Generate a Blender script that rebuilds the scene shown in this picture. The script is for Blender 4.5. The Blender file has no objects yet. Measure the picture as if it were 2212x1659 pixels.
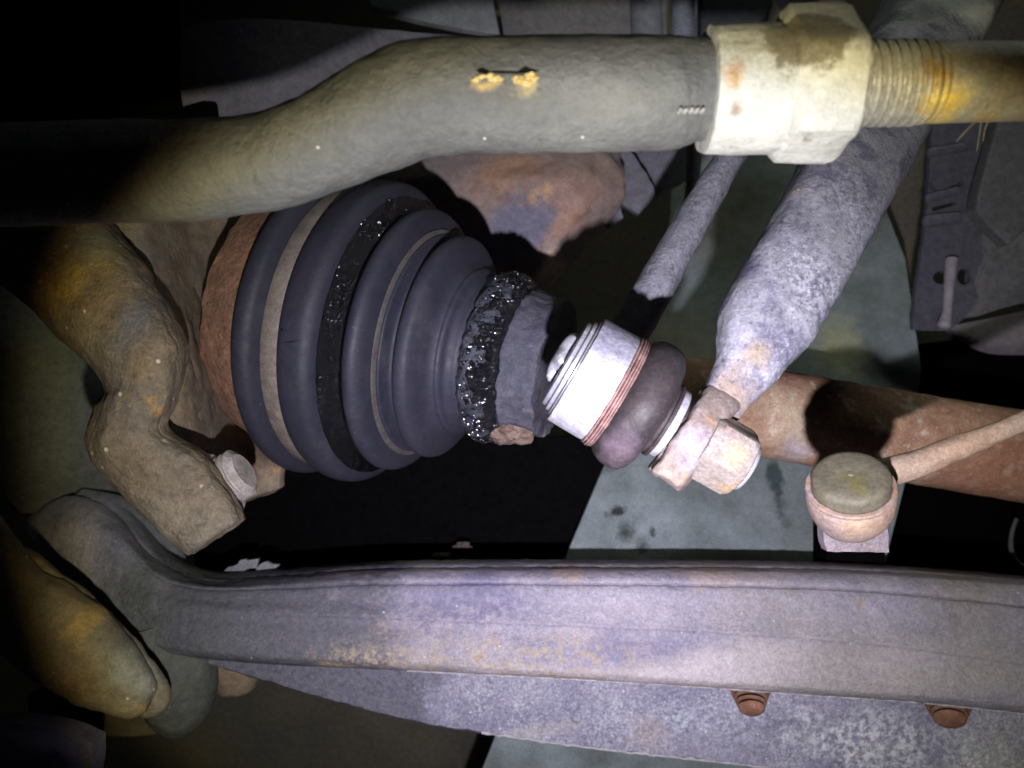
import bpy, bmesh, math, random
from mathutils import Vector, noise, Matrix
random.seed(7)
S = bpy.context.scene
C = S.collection
# ---------------------------------------------------------------- camera, world, lamp, exposure
HC = 0.75                        # the camera looks straight down at the garage floor (z = 0)
K = 36.0 / 28.0 / 2212.0
def W(u, v, D):                  # a point seen at (u, v) of a 2212 x 1659 view, D metres in front of the lens
    return Vector(((u - 1106) * K * D, -(v - 829.5) * K * D, HC - D))
cd = bpy.data.cameras.new('camera'); cam = bpy.data.objects.new('camera', cd); C.objects.link(cam)
cam.location = (0, 0, HC); cam.rotation_euler = (0, 0, 0)
cd.lens = 28; cd.sensor_width = 36; cd.clip_start = 0.01; cd.clip_end = 50
cd.dof.use_dof = True; cd.dof.focus_distance = 0.27; cd.dof.aperture_fstop = 15
S.camera = cam
w = bpy.data.worlds.new("World"); S.world = w; w.use_nodes = True
w.node_tree.nodes['Background'].inputs[0].default_value = (0.6, 0.7, 1.0, 1)
w.node_tree.nodes['Background'].inputs[1].default_value = 0.004
# hand torch a few centimetres below the lens
ld = bpy.data.lights.new('torch', 'SPOT'); lamp = bpy.data.objects.new('torch', ld); C.objects.link(lamp)
lamp.location = (0.002, -0.056, HC)
aim = Vector((0.092, 0.055, -1.0))
lamp.rotation_euler = aim.to_track_quat('-Z', 'Y').to_euler()
ld.energy = 10.3; ld.spot_size = math.radians(79); ld.spot_blend = 0.02; ld.shadow_soft_size = 0.0028
ld.color = (1, 1, 1); ld.use_nodes = True
nt = ld.node_tree; nt.nodes.clear()
out = nt.nodes.new('ShaderNodeOutputLight'); em = nt.nodes.new('ShaderNodeEmission')
tc = nt.nodes.new('ShaderNodeTexCoord'); sp = nt.nodes.new('ShaderNodeSeparateXYZ')
nt.links.new(tc.outputs['Normal'], sp.inputs[0])
ab = nt.nodes.new('ShaderNodeMath'); ab.operation = 'ABSOLUTE'; nt.links.new(sp.outputs['Z'], ab.inputs[0])
ac = nt.nodes.new('ShaderNodeMath'); ac.operation = 'ARCCOSINE'; nt.links.new(ab.outputs[0], ac.inputs[0])
mr = nt.nodes.new('ShaderNodeMath'); mr.operation = 'DIVIDE'; nt.links.new(ac.outputs[0], mr.inputs[0]); mr.inputs[1].default_value = math.radians(38.3)
rp = nt.nodes.new('ShaderNodeValToRGB'); nt.links.new(mr.outputs[0], rp.inputs[0])
BEAM = [(0.0, (1.0, 0.965, 1.12)), (0.30, (0.86, 0.825, 0.97)), (0.55, (0.60, 0.58, 0.65)), (0.72, (0.38, 0.375, 0.378)), (0.85, (0.29, 0.287, 0.27)),
        (0.915, (0.25, 0.222, 0.125)), (0.975, (0.04, 0.028, 0.010)), (1.0, (0, 0, 0))]
els = rp.color_ramp.elements
while len(els) < len(BEAM): els.new(0.5)
for e, (p, c) in zip(els, BEAM): e.position = p; e.color = (*c, 1)
nt.links.new(rp.outputs[0], em.inputs[0]); em.inputs[1].default_value = 1.0
nt.links.new(em.outputs[0], out.inputs[0])
# weak unseen fill lamp, added low outside the frame to lighten the shadowed board
wl = bpy.data.lights.new('added_fill_lamp', 'AREA'); wo = bpy.data.objects.new('added_fill_lamp', wl); C.objects.link(wo)
wl.shape = 'DISK'; wl.size = 0.25; wl.spread = math.radians(50); wl.energy = 0.22; wl.color = (0.92, 1.0, 0.84)
wo.location = (0.55, 1.25, 0.42); wo.rotation_euler = (Vector((0.2, 0, 0.17)) - wo.location).to_track_quat('-Z', 'Y').to_euler()
S.view_settings.view_transform = 'Standard'; S.view_settings.look = 'None'
S.view_settings.exposure = 0; S.view_settings.gamma = 1
S.render.engine = 'CYCLES'
# ---------------------------------------------------------------- materials
def material(name, base, alt=None, alt_amt=0.5, alt_scale=60, rust=None, rust_amt=0.0, rust_scale=90, specks=None, speck_amt=0.0, speck_scale=1000,
             dots=None, dot_scale=260, dot_size=0.1, rough=0.62, metal=0.0, bump=0.25, bump_scale=700, spec=0.35, pit=0.0, pit_scale=250, blobs=(),
             stretch=None, fine=0.34, coat=0.0, rough_var=0.12, mott=230):
    m = bpy.data.materials.new(name); m.use_nodes = True
    t = m.node_tree; N = t.nodes; L = t.links
    b = N['Principled BSDF']
    g = N.new('ShaderNodeNewGeometry').outputs['Position']
    if stretch:
        mp = N.new('ShaderNodeMapping'); L.new(g, mp.inputs[0]); mp.inputs['Rotation'].default_value = stretch[0]; mp.inputs['Scale'].default_value = stretch[1]
        gs = mp.outputs[0]
    else: gs = g
    def noi(scale, det=4, vec=None, rgh=0.55, dist=0.0, off=0):
        n = N.new('ShaderNodeTexNoise'); n.inputs['Scale'].default_value = scale; n.inputs['Detail'].default_value = det
        n.inputs['Roughness'].default_value = rgh; n.inputs['Distortion'].default_value = dist
        src = vec or gs
        if off:
            a = N.new('ShaderNodeVectorMath'); a.operation = 'ADD'; L.new(src, a.inputs[0]); a.inputs[1].default_value = (off, off * .7, off * 1.3); src = a.outputs[0]
        L.new(src, n.inputs['Vector']); return n.outputs['Fac']
    def rng(v, a, bb, c=0.0, d=1.0):
        r = N.new('ShaderNodeMapRange'); r.inputs[1].default_value = a; r.inputs[2].default_value = bb; r.inputs[3].default_value = c; r.inputs[4].default_value = d
        L.new(v, r.inputs[0]); return r.outputs[0]
    def math_(op, a, bb):
        r = N.new('ShaderNodeMath'); r.operation = op
        for i, x in enumerate((a, bb)):
            if isinstance(x, (int, float)): r.inputs[i].default_value = x
            else: L.new(x, r.inputs[i])
        return r.outputs[0]
    def mix(f, a, bb, mode='MIX'):
        r = N.new('ShaderNodeMix'); r.data_type = 'RGBA'; r.blend_type = mode
        if isinstance(f, (int, float)): r.inputs[0].default_value = f
        else: L.new(f, r.inputs[0])
        for i, x in ((6, a), (7, bb)):
            if isinstance(x, tuple): r.inputs[i].default_value = (*x, 1)
            else: L.new(x, r.inputs[i])
        return r.outputs[2]
    col = base
    if alt: col = mix(rng(noi(alt_scale, 6, off=1.3), 0.5 - 0.16 * (alt_amt + .3), 0.5 + 0.2, 0, min(1, alt_amt * 1.6)), col, alt)
    if isinstance(col, tuple): col = mix(0.0, col, col)
    if rust and rust_amt > 0:
        col = mix(rng(noi(rust_scale, 8, rgh=.65, off=2.1), 0.70 - 0.35 * rust_amt, 0.78 - 0.35 * rust_amt), col, rust)
    if specks and speck_amt > 0:
        f = rng(noi(speck_scale, 6, rgh=.8, dist=.3, off=.4), 0.64 - 0.18 * speck_amt, 0.78 - 0.18 * speck_amt, 0.0, 0.85)
        f = math_('MULTIPLY', f, rng(noi(38, 3, off=3.3), 0.40, 0.58, 0.25, 1.0))
        col = mix(f, col, specks)
    for bl in blobs:
        (bu, bv, bD), rad, bc, amt = bl[:4]
        soft = bl[4] if len(bl) > 4 else 0.5
        asp = bl[5] if len(bl) > 5 else (1, 1)
        rot = math.radians(bl[6]) if len(bl) > 6 else 0
        rw = rad * K * bD
        sb = N.new('ShaderNodeVectorMath'); sb.operation = 'SUBTRACT'; L.new(g, sb.inputs[0]); sb.inputs[1].default_value = W(bu, bv, bD)
        mpn = N.new('ShaderNodeMapping'); mpn.vector_type = 'POINT'; L.new(sb.outputs[0], mpn.inputs[0])
        mpn.inputs['Rotation'].default_value = (0, 0, rot)
        m2 = N.new('ShaderNodeVectorMath'); m2.operation = 'MULTIPLY'; L.new(mpn.outputs[0], m2.inputs[0])
        m2.inputs[1].default_value = (1 / (rw * asp[0]), 1 / (rw * asp[1]), 0.3 / rw)
        ln = N.new('ShaderNodeVectorMath'); ln.operation = 'LENGTH'; L.new(m2.outputs[0], ln.inputs[0])
        d = math_('ADD', ln.outputs['Value'], rng(noi(0.9 / rw, 6, vec=g, rgh=.7, off=bu * .01), 0.2, 0.8, -0.75, 0.75))
        f = rng(d, 1.0, 1.0 - soft, 0.0, amt)
        if len(bl) > 7: f = math_('MULTIPLY', f, rng(noi(bl[7], 6, vec=g, rgh=.75, off=4.4), .46, .56))
        col = mix(f, col, bc)
    if pit > 0:
        pf = rng(noi(pit_scale, 5, rgh=.7, off=5.0), 0.36, 0.43, pit, 0.0)
        col = mix(pf, col, (0.02, 0.016, 0.016))
    if dots:
        vo = N.new('ShaderNodeTexVoronoi'); vo.inputs['Scale'].default_value = dot_scale; L.new(g, vo.inputs['Vector'])
        f = rng(vo.outputs['Distance'], dot_size, dot_size * .6)
        sx = N.new('ShaderNodeSeparateXYZ'); L.new(vo.outputs['Color'], sx.inputs[0])
        f = math_('MULTIPLY', f, rng(sx.outputs[0], 0.72, 0.80))
        col = mix(f, col, dots)
    col = mix(min(1, fine * 1.25), col, mix(rng(noi(850, 6, vec=g, rgh=.9), 0.38, 0.62), (0.24, 0.24, 0.24), (0.84, 0.84, 0.84)), 'OVERLAY')
    col = mix(min(1, fine * 1.3), col, mix(rng(noi(mott, 5, vec=g, rgh=.7, off=7.0), 0.32, 0.68), (0.22, 0.22, 0.22), (0.85, 0.85, 0.85)), 'SOFT_LIGHT')
    L.new(col, b.inputs['Base Color'])
    L.new(rng(noi(200, 4, off=.9), 0.3, 0.7, rough - rough_var, min(1, rough + rough_var)), b.inputs['Roughness'])
    b.inputs['Metallic'].default_value = metal; b.inputs['Specular IOR Level'].default_value = spec
    b.inputs['Coat Weight'].default_value = coat; b.inputs['Coat Roughness'].default_value = 0.12
    h = math_('ADD', math_('MULTIPLY', noi(bump_scale, 6, vec=g, rgh=.7), 0.6), math_('MULTIPLY', noi(bump_scale * .22, 4, off=.2), 1.0))
    bp = N.new('ShaderNodeBump'); bp.inputs['Strength'].default_value = bump; bp.inputs['Distance'].default_value = 0.002
    L.new(h, bp.inputs['Height']); L.new(bp.outputs[0], b.inputs['Normal'])
    return m
# ---------------------------------------------------------------- mesh helpers
def crs(pts, n):                 # Catmull-Rom through tuples, n samples per span
    o = []
    m = len(pts)
    for i in range(m - 1):
        p0 = pts[max(0, i - 1)]; p1 = pts[i]; p2 = pts[i + 1]; p3 = pts[min(m - 1, i + 2)]
        for k in range(n):
            t = k / n
            o.append(tuple(0.5 * (2 * b + (c - a) * t + (2 * a - 5 * b + 4 * c - d) * t * t + (3 * b - a - 3 * c + d) * t ** 3) for a, b, c, d in zip(p0, p1, p2, p3)))
    o.append(tuple(pts[-1])); return o
def crn(pts, n):                 # the same with spacing-aware, overshoot-free tangents (across a relief)
    m = len(pts)
    if m < 3: return crs(pts, n)
    h = [max(1e-6, math.hypot(pts[i + 1][0] - pts[i][0], pts[i + 1][1] - pts[i][1])) for i in range(m - 1)]
    k = len(pts[0]); T = []
    for i in range(m):
        row_ = []
        for c in range(k):
            if i == 0: row_.append((pts[1][c] - pts[0][c]) / h[0]); continue
            if i == m - 1: row_.append((pts[-1][c] - pts[-2][c]) / h[-1]); continue
            a = (pts[i][c] - pts[i - 1][c]) / h[i - 1]; b = (pts[i + 1][c] - pts[i][c]) / h[i]
            row_.append(0.0 if a * b <= 0 else 2 * a * b / (a + b))
        T.append(row_)
    o = []
    for i in range(m - 1):
        for j in range(n):
            t = j / n; t2 = t * t; t3 = t2 * t
            o.append(tuple((2 * t3 - 3 * t2 + 1) * pts[i][c] + (t3 - 2 * t2 + t) * h[i] * T[i][c] + (3 * t2 - 2 * t3) * pts[i + 1][c] + (t3 - t2) * h[i] * T[i + 1][c] for c in range(k)))
    o.append(tuple(pts[-1])); return o
def thing(name, loc, label, cat, group=None):
    o = bpy.data.objects.new(name, None); C.objects.link(o); o.location = loc; o.empty_display_size = 0.02
    o['label'] = label; o['category'] = cat
    if group: o['group'] = group
    return o
def origin_of(p):
    v = Vector((0, 0, 0))
    while p is not None: v += p.location; p = p.parent
    return v
def link(name, V, F, mat, parent=None, smooth=True, label=None, cat=None, kind=None, group=None, jit=0.0, jscale=120, bevel=0.0, auto=35):
    me = bpy.data.meshes.new(name)
    V = [Vector(v) for v in V]
    if parent is not None: o0 = origin_of(parent)
    else:
        o0 = sum(V, Vector()) / len(V)
    me.from_pydata([v - o0 for v in V], [], F); me.validate(); me.update()
    bm = bmesh.new(); bm.from_mesh(me); bmesh.ops.remove_doubles(bm, verts=bm.verts, dist=1e-6)
    bmesh.ops.recalc_face_normals(bm, faces=bm.faces)
    if jit:
        bm.normal_update()
        nn = [(v, v.normal.copy()) for v in bm.verts]
        for v, n in nn:
            p = (v.co + o0) * jscale
            v.co += n * jit * (noise.noise(p) + 0.5 * noise.noise(p * 2.7) + 0.25 * noise.noise(p * 6.1))
    bm.to_mesh(me); bm.free()
    if smooth:
        me.shade_smooth() if hasattr(me, 'shade_smooth') else None
        for p in me.polygons: p.use_smooth = True
        try: me.set_sharp_from_angle(angle=math.radians(auto))
        except Exception: pass
    me.materials.append(mat)
    o = bpy.data.objects.new(name, me); C.objects.link(o)
    if parent is not None: o.parent = parent
    else: o.location = o0
    if bevel:
        bv = o.modifiers.new('bevel', 'BEVEL'); bv.width = bevel; bv.segments = 3; bv.limit_method = 'ANGLE'; bv.angle_limit = math.radians(40)
    if label: o['label'] = label
    if cat: o['category'] = cat
    if kind: o['kind'] = kind
    if group: o['group'] = group
    return o
def ringmesh(rings, closed=True, cap=True):
    V = []; F = []
    n = len(rings[0])
    for r in rings: V += r
    for i in range(len(rings) - 1):
        for j in range(n if closed else n - 1):
            a = i * n + j; b = i * n + (j + 1) % n
            F.append((a, b, b + n, a + n))
    if cap:
        F.append(tuple(range(n))[::-1]); F.append(tuple((len(rings) - 1) * n + j for j in range(n)))
    return V, F
def loft(sts, seg=40, n=8, depth=1.0, cap0=0.0, cap1=0.0, power=2.0, spline=True):
    P = crs(sts, n) if spline else sts
    cs = [W(u, v, D) for u, v, r, D in P]; rs = [r * K * D for u, v, r, D in P]
    rings = []
    def ring(c, r, t):
        t = t.normalized(); b = t.cross(Vector((0, 0, 1))).normalized(); nn = b.cross(t).normalized()
        o = []
        for j in range(seg):
            a = 2 * math.pi * j / seg
            x, y = math.cos(a), math.sin(a)
            q = (abs(x) ** power + abs(y) ** power) ** (-1 / power)
            o.append(c + b * (x * q * r) + nn * (y * q * r * depth))
        return o
    m = len(cs)
    T = [(cs[min(m - 1, i + 1)] - cs[max(0, i - 1)]) for i in range(m)]
    if cap0:
        for k in range(5):
            a = math.pi / 2 * k / 5
            rings.append(ring(cs[0] - T[0].normalized() * rs[0] * cap0 * math.cos(a), max(rs[0] * math.sin(a), rs[0] * .03) if k else rs[0] * .25, T[0]))
    for i in range(m): rings.append(ring(cs[i], rs[i], T[i]))
    if cap1:
        for k in range(4, -1, -1):
            a = math.pi / 2 * k / 5
            rings.append(ring(cs[-1] + T[-1].normalized() * rs[-1] * cap1 * math.cos(a), max(rs[-1] * math.sin(a), rs[-1] * .03) if k else rs[-1] * .25, T[-1]))
    return ringmesh(rings)
def pairs(L, D):
    o = []
    for i, (a, b, c, d) in enumerate(L):
        Dd = D[i] if isinstance(D, (list, tuple)) else D
        o.append(((a + c) / 2, (b + d) / 2, math.hypot(a - c, b - d) / 2, Dd))
    return o
def lathe(A, d, prof, seg=64, rn=0.0, rscale=4.0, tn=None, phase=0.0, cap=True):
    d = d.normalized(); b = d.cross(Vector((0, 0, 1))).normalized(); nn = b.cross(d).normalized()
    rings = []
    for i, (t, r) in enumerate(prof):
        R = []
        for j in range(seg):
            a = 2 * math.pi * j / seg + phase
            rr = r; tt = t
            if rn: rr = r * (1 + rn * noise.noise(Vector((math.cos(a) * rscale, math.sin(a) * rscale, t * 150))))
            if tn: tt = t + tn(i, a)
            R.append(A + d * tt + b * (math.cos(a) * rr) + nn * (math.sin(a) * rr))
        rings.append(R)
    return ringmesh(rings, cap=cap)
def fillet(prof, n=3):
    return [tuple(p) for p in prof]
def relief(rows, thick, nu=10, nv=8, lin_v=False, wob=0.0, wsc=60, dn=0.0):
    R = [crs(r, nu) for r in rows]
    cols = []
    for j in range(len(R[0])):
        c = [R[i][j] for i in range(len(R))]
        if lin_v:
            o = []
            for i in range(len(c) - 1):
                for k in range(nv): o.append(tuple(a + (b - a) * k / nv for a, b in zip(c[i], c[i + 1])))
            o.append(c[-1])
        else: o = crn(c, nv)
        cols.append(o)
    m = len(cols); h = len(cols[0]); V = []
    for i, c in enumerate(cols):
        for j, (u, v, D) in enumerate(c):
            p = W(u, v, D)
            if wob:
                q = p * wsc
                edge = 1.0
                p += Vector((noise.noise(q), noise.noise(q + Vector((9, 3, 1))), 0.8 * noise.noise(q + Vector((4, 4, 4))))) * wob
            V.append(p)
    base = len(V)
    for p in list(V):
        V.append(p + Vector((p.x * 0.0, p.y * 0.0, -thick)))
    F = []
    for i in range(m - 1):
        for j in range(h - 1):
            a = i * h + j
            F.append((a, a + 1, a + h + 1, a + h)); F.append((base + a, base + a + h, base + a + h + 1, base + a + 1))
    for j in range(h - 1):
        F.append((j, base + j, base + j + 1, j + 1)); a = (m - 1) * h + j; F.append((a, a + 1, base + a + 1, base + a))
    for i in range(m - 1):
        a = i * h; F.append((a, a + h, base + a + h, base + a)); a = i * h + h - 1; F.append((a, base + a, base + a + h, a + h))
    return V, F
def jag(poly, step=14, amp=3.0, sc=0.06):
    o = []
    n = len(poly)
    for i in range(n):
        a = poly[i]; b = poly[(i + 1) % n]
        L = math.hypot(b[0] - a[0], b[1] - a[1]); k = max(1, int(L / step))
        for j in range(k):
            t = j / k; u = a[0] + (b[0] - a[0]) * t; v = a[1] + (b[1] - a[1]) * t
            o.append((u + amp * noise.noise(Vector((u * sc, v * sc, 1))), v + amp * noise.noise(Vector((u * sc, v * sc, 7)))))
    return o
def plate(poly, D, thick):
    V = [W(u, v, D(u, v) if callable(D) else D) for u, v in poly]; n = len(V)
    V += [p + Vector((0, 0, -thick)) for p in V]
    F = [tuple(range(n)), tuple(range(2 * n - 1, n - 1, -1))] + [(i, (i + 1) % n, n + (i + 1) % n, n + i) for i in range(n)]
    return V, F
def lump(c, rx, ry, rz, seed=0, rough=.25, n=12):
    V = []; F = []
    for i in range(n + 1):
        th = math.pi * i / n
        for j in range(2 * n):
            ph = math.pi * j / n
            q = Vector((math.sin(th) * math.cos(ph), math.sin(th) * math.sin(ph), math.cos(th)))
            s = 1 + rough * (noise.noise(q * 1.8 + Vector((seed, seed * .3, 0))) + .5 * noise.noise(q * 4 + Vector((seed, 1, 0))))
            V.append(c + Vector((q.x * rx * s, q.y * ry * s, q.z * rz * s)))
    for i in range(n):
        for j in range(2 * n):
            a = i * 2 * n + j; b = i * 2 * n + (j + 1) % (2 * n)
            F.append((a, b, b + 2 * n, a + 2 * n))
    return V, F
def merge(parts):
    V = []; F = []
    for v, f in parts:
        k = len(V); V += list(v); F += [tuple(i + k for i in q) for q in f]
    return V, F
# ---------------------------------------------------------------- colours
RUST = (0.30, 0.125, 0.06); RUST_D = (0.13, 0.055, 0.035); OCHRE = (0.42, 0.25, 0.07); DUST = (0.22, 0.20, 0.17)
# ---------------------------------------------------------------- setting: floor
m_floor = material('floor_concrete', (0.14, 0.13, 0.115), (0.21, 0.18, 0.14), 0.6, 14, rough=.9, bump=.3, bump_scale=200, spec=.1,
                   blobs=[((930, 1560, .74), 60, (0.20, 0.17, 0.12), .5, .8, (.35, 2.0), 25)])
V, F = plate([(-6000, -6000), (8000, -6000), (8000, 7000), (-6000, 7000)], HC, 0.05)
link('floor', V, F, m_floor, smooth=False, kind='structure')
m_board = material('board_green', (0.21, 0.245, 0.255), (0.13, 0.15, 0.145), 0.7, 22, rust=(0.22, 0.22, 0.14), rust_amt=.2, rust_scale=18, rough=.7, bump=.06, spec=.25, fine=.35, mott=60,
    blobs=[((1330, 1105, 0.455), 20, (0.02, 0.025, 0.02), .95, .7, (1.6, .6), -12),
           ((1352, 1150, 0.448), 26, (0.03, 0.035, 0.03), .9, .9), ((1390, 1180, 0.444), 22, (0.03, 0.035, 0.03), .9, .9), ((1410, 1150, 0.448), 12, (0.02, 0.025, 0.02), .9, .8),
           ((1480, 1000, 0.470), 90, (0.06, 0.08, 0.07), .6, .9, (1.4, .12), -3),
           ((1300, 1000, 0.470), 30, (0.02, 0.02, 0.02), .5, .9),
           ((1675, 1040, 0.464), 40, (0.03, 0.045, 0.045), .9, .6, (.55, 1.9), 0),
           ((1560, 470, 0.585), 170, (0.10, 0.10, 0.065), .85, .9), ((1620, 420, 0.593), 70, (0.06, 0.06, 0.04), .7, .9),
           ((1480, 750, 0.526), 110, (0.27, 0.26, 0.19), .8, .8), ((1810, 740, 0.529), 75, (0.36, 0.36, 0.20), .75, .9, (1, 1.4)),
           ((1700, 1130, 0.451), 18, (0.05, 0.07, 0.06), .7, .9), ((1880, 420, 0.593), 120, (0.10, 0.10, 0.08), .9, .9),
           ((1300, 1640, 0.434), 45, (0.08, 0.09, 0.085), .8, .9)])
bd = [[(1462, 250, .62), (1640, 250, .62), (1760, 250, .62), (1835, 250, .62)],
      [(1440, 560, .57), (1640, 560, .57), (1840, 560, .57), (1955, 560, .57)],
      [(1385, 800, .515), (1600, 800, .515), (1800, 800, .515), (1990, 800, .515)],
      [(1312, 990, .472), (1550, 990, .472), (1780, 990, .472), (1968, 990, .472)],
      [(1211, 1230, .436), (1450, 1230, .436), (1700, 1230, .436), (1908, 1230, .436)],
      [(1035, 1680, .432), (1300, 1680, .432), (1600, 1680, .432), (1800, 1680, .432)],
      [(970, 1850, .432), (1200, 1850, .432), (1500, 1850, .432), (1760, 1850, .432)]]
V, F = relief(bd, .004, nu=6, nv=6, lin_v=True)
link('board', V, F, m_board, label='pale green oil-stained board slanting away beneath the drive shaft', cat='board')
# ---------------------------------------------------------------- black sheet added to stand for the dark under the boot
m_black = material('shade_dirt_black', (0.0025, 0.0023, 0.0026), rough=.9, bump=.2, spec=.02)  # near-black for the added dark sheets and for dirt in thread grooves
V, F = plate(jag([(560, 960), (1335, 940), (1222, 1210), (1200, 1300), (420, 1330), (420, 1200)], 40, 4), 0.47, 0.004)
link('dark_sheet', V, F, m_black, smooth=False, label='matt black sheet added for the dark below the torn rubber boot', cat='shield')
# ================================================================ control arm
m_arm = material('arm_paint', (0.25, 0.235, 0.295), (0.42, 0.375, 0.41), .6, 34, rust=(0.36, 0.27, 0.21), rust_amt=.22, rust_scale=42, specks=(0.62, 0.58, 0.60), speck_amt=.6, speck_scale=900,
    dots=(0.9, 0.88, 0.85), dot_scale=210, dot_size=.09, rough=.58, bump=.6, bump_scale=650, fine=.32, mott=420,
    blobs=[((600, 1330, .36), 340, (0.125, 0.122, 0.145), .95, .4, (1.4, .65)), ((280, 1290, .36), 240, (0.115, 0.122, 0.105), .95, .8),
           ((1010, 1300, .36), 150, (0.165, 0.155, 0.25), .75, .7, (1.7, .5), -4), ((1350, 1400, .36), 120, (0.20, 0.19, 0.29), .6, .8, (2.2, .4), -4), ((1560, 1450, .355), 330, (0.52, 0.46, 0.47), .95, .7, (2.1, .17), -4), ((1450, 1300, .36), 200, (0.36, 0.33, 0.39), .7, .9, (2.0, .25), -3, 200), ((1750, 1290, .36), 160, (0.30, 0.27, 0.27), .6, .8, (2.0, .5), -4, 120), ((850, 1415, .36), 80, (0.44, 0.34, 0.22), .95, .6, (2.2, .5), 6, 380), ((720, 1425, .36), 26, (0.45, 0.34, 0.22), .9, .6, (2, .5)),  # pale low band paints the stronger light on the web's lower half
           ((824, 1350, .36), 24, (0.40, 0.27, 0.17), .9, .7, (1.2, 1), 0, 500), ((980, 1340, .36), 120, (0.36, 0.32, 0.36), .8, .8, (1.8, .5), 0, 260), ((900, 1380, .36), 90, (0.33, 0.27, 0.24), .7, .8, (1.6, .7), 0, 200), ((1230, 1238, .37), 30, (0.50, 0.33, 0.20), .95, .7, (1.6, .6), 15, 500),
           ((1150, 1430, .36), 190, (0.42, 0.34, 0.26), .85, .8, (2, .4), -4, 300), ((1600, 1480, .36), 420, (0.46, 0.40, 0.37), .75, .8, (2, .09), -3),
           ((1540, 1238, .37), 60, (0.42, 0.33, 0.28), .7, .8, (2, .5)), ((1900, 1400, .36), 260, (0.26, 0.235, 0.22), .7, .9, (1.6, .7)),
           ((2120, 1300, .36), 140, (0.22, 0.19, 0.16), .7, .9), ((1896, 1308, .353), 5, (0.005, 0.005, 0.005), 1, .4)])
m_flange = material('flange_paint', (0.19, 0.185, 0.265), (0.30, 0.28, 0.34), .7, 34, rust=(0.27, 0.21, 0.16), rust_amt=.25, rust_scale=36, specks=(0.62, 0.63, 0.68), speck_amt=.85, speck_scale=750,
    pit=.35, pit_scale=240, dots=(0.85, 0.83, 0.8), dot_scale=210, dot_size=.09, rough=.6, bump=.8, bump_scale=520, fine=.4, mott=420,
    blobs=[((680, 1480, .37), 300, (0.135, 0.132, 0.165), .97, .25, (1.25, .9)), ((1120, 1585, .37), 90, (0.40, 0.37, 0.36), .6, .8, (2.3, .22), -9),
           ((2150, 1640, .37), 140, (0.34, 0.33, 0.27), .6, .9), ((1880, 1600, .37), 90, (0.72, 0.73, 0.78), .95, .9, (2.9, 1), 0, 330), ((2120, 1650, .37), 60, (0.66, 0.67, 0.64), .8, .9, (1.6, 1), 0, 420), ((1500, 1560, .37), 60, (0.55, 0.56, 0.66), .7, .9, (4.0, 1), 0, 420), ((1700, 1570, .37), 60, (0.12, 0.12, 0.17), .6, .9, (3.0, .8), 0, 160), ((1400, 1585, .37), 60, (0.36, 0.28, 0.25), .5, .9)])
ca = thing('control_arm', W(1300, 1400, .37), 'long ribbed grey-purple control arm with rusty bolts running along the bottom', 'control arm')
us = [55, 150, 250, 345, 450, 600, 800, 1040, 1300, 1550, 1800, 2000, 2290, 2950]
Tp = [1118, 1072, 1108, 1205, 1247, 1241, 1226, 1222, 1222, 1223, 1228, 1238, 1262, 1325]
R1 = [1165, 1120, 1152, 1238, 1262, 1260, 1252, 1251, 1252, 1255, 1263, 1278, 1310, 1385]
R2 = [1240, 1235, 1260, 1304, 1323, 1328, 1334, 1344, 1355, 1366, 1384, 1405, 1446, 1540]
R3 = [1305, 1305, 1318, 1340, 1355, 1365, 1375, 1388, 1400, 1412, 1430, 1446, 1480, 1570]
Cr = [1400, 1405, 1408, 1412, 1424, 1436, 1445, 1458, 1472, 1488, 1506, 1520, 1552, 1640]
def row(vals, D): return [(u, v, (D[i] if isinstance(D, list) else D)) for i, (u, v) in enumerate(zip(us, vals))]
endD = [.040, .022, .012, .005] + [0] * 10
def dd(x): return [x + e for e in endD]
def shift(vals, k): return [v + k for v in vals]
amp = [0, 0, 0, .1, .4, .7, 1, 1, 1, 1, 1, 1, 1, 1]
roll = [34, 34, 32, 24, 15] + [13] * 9
def rr_(vals, D, k=0.0): return row(vals, [D + e + k * a_ for e, a_ in zip(endD, amp)])
rows = [rr_(shift(Tp, 2), .398), rr_(shift(Tp, -1), .390), rr_([t + r_ * .3 for t, r_ in zip(Tp, roll)], .379), rr_([t + r_ for t, r_ in zip(Tp, roll)], .370), rr_(shift(R1, -5 + 12), .3645, -.0007), rr_(shift(R1, 10), .3640, .0007), rr_(shift(R1, 15), .3630, -.0004), rr_([(a + b) / 2 + 6 for a, b in zip(R1, R2)], .3597),
        rr_(shift(R2, -9), .3570, -.0006), rr_(shift(R2, -2), .3563, -.0006), rr_(shift(R2, 6), .3557, .0008), rr_(R3, .3537), rr_(shift(Cr, -32), .3512), rr_(shift(Cr, -18), .3512), rr_(shift(Cr, -8), .3528), rr_(shift(Cr, -1), .3570), rr_(shift(Cr, 0), .366)]
V, F = relief(rows, 0.012, nu=16, nv=4, wob=.00035, wsc=260)
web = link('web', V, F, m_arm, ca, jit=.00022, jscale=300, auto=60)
uf = [330, 470, 700, 900, 1080, 1300, 1650, 2000, 2290, 2950]
Ct = [1330, 1380, 1420, 1440, 1450, 1462, 1484, 1510, 1540, 1620]
Bt = [1400, 1440, 1508, 1560, 1588, 1618, 1657, 1700, 1740, 1840]
def rowf(k, D): return [(u, a + (b - a) * k, D) for u, a, b in zip(uf, Ct, Bt)]
rows = [rowf(0, .372), rowf(.3, .371), rowf(.7, .3705), rowf(.93, .3695), rowf(.985, .369), rowf(1.0, .3715), rowf(1.0, .378)]
V, F = relief(rows, 0.008, nu=16, nv=6, wob=.0006, wsc=220)
link('flange', V, F, m_flange, ca, jit=.0003, jscale=380, auto=60)
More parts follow.
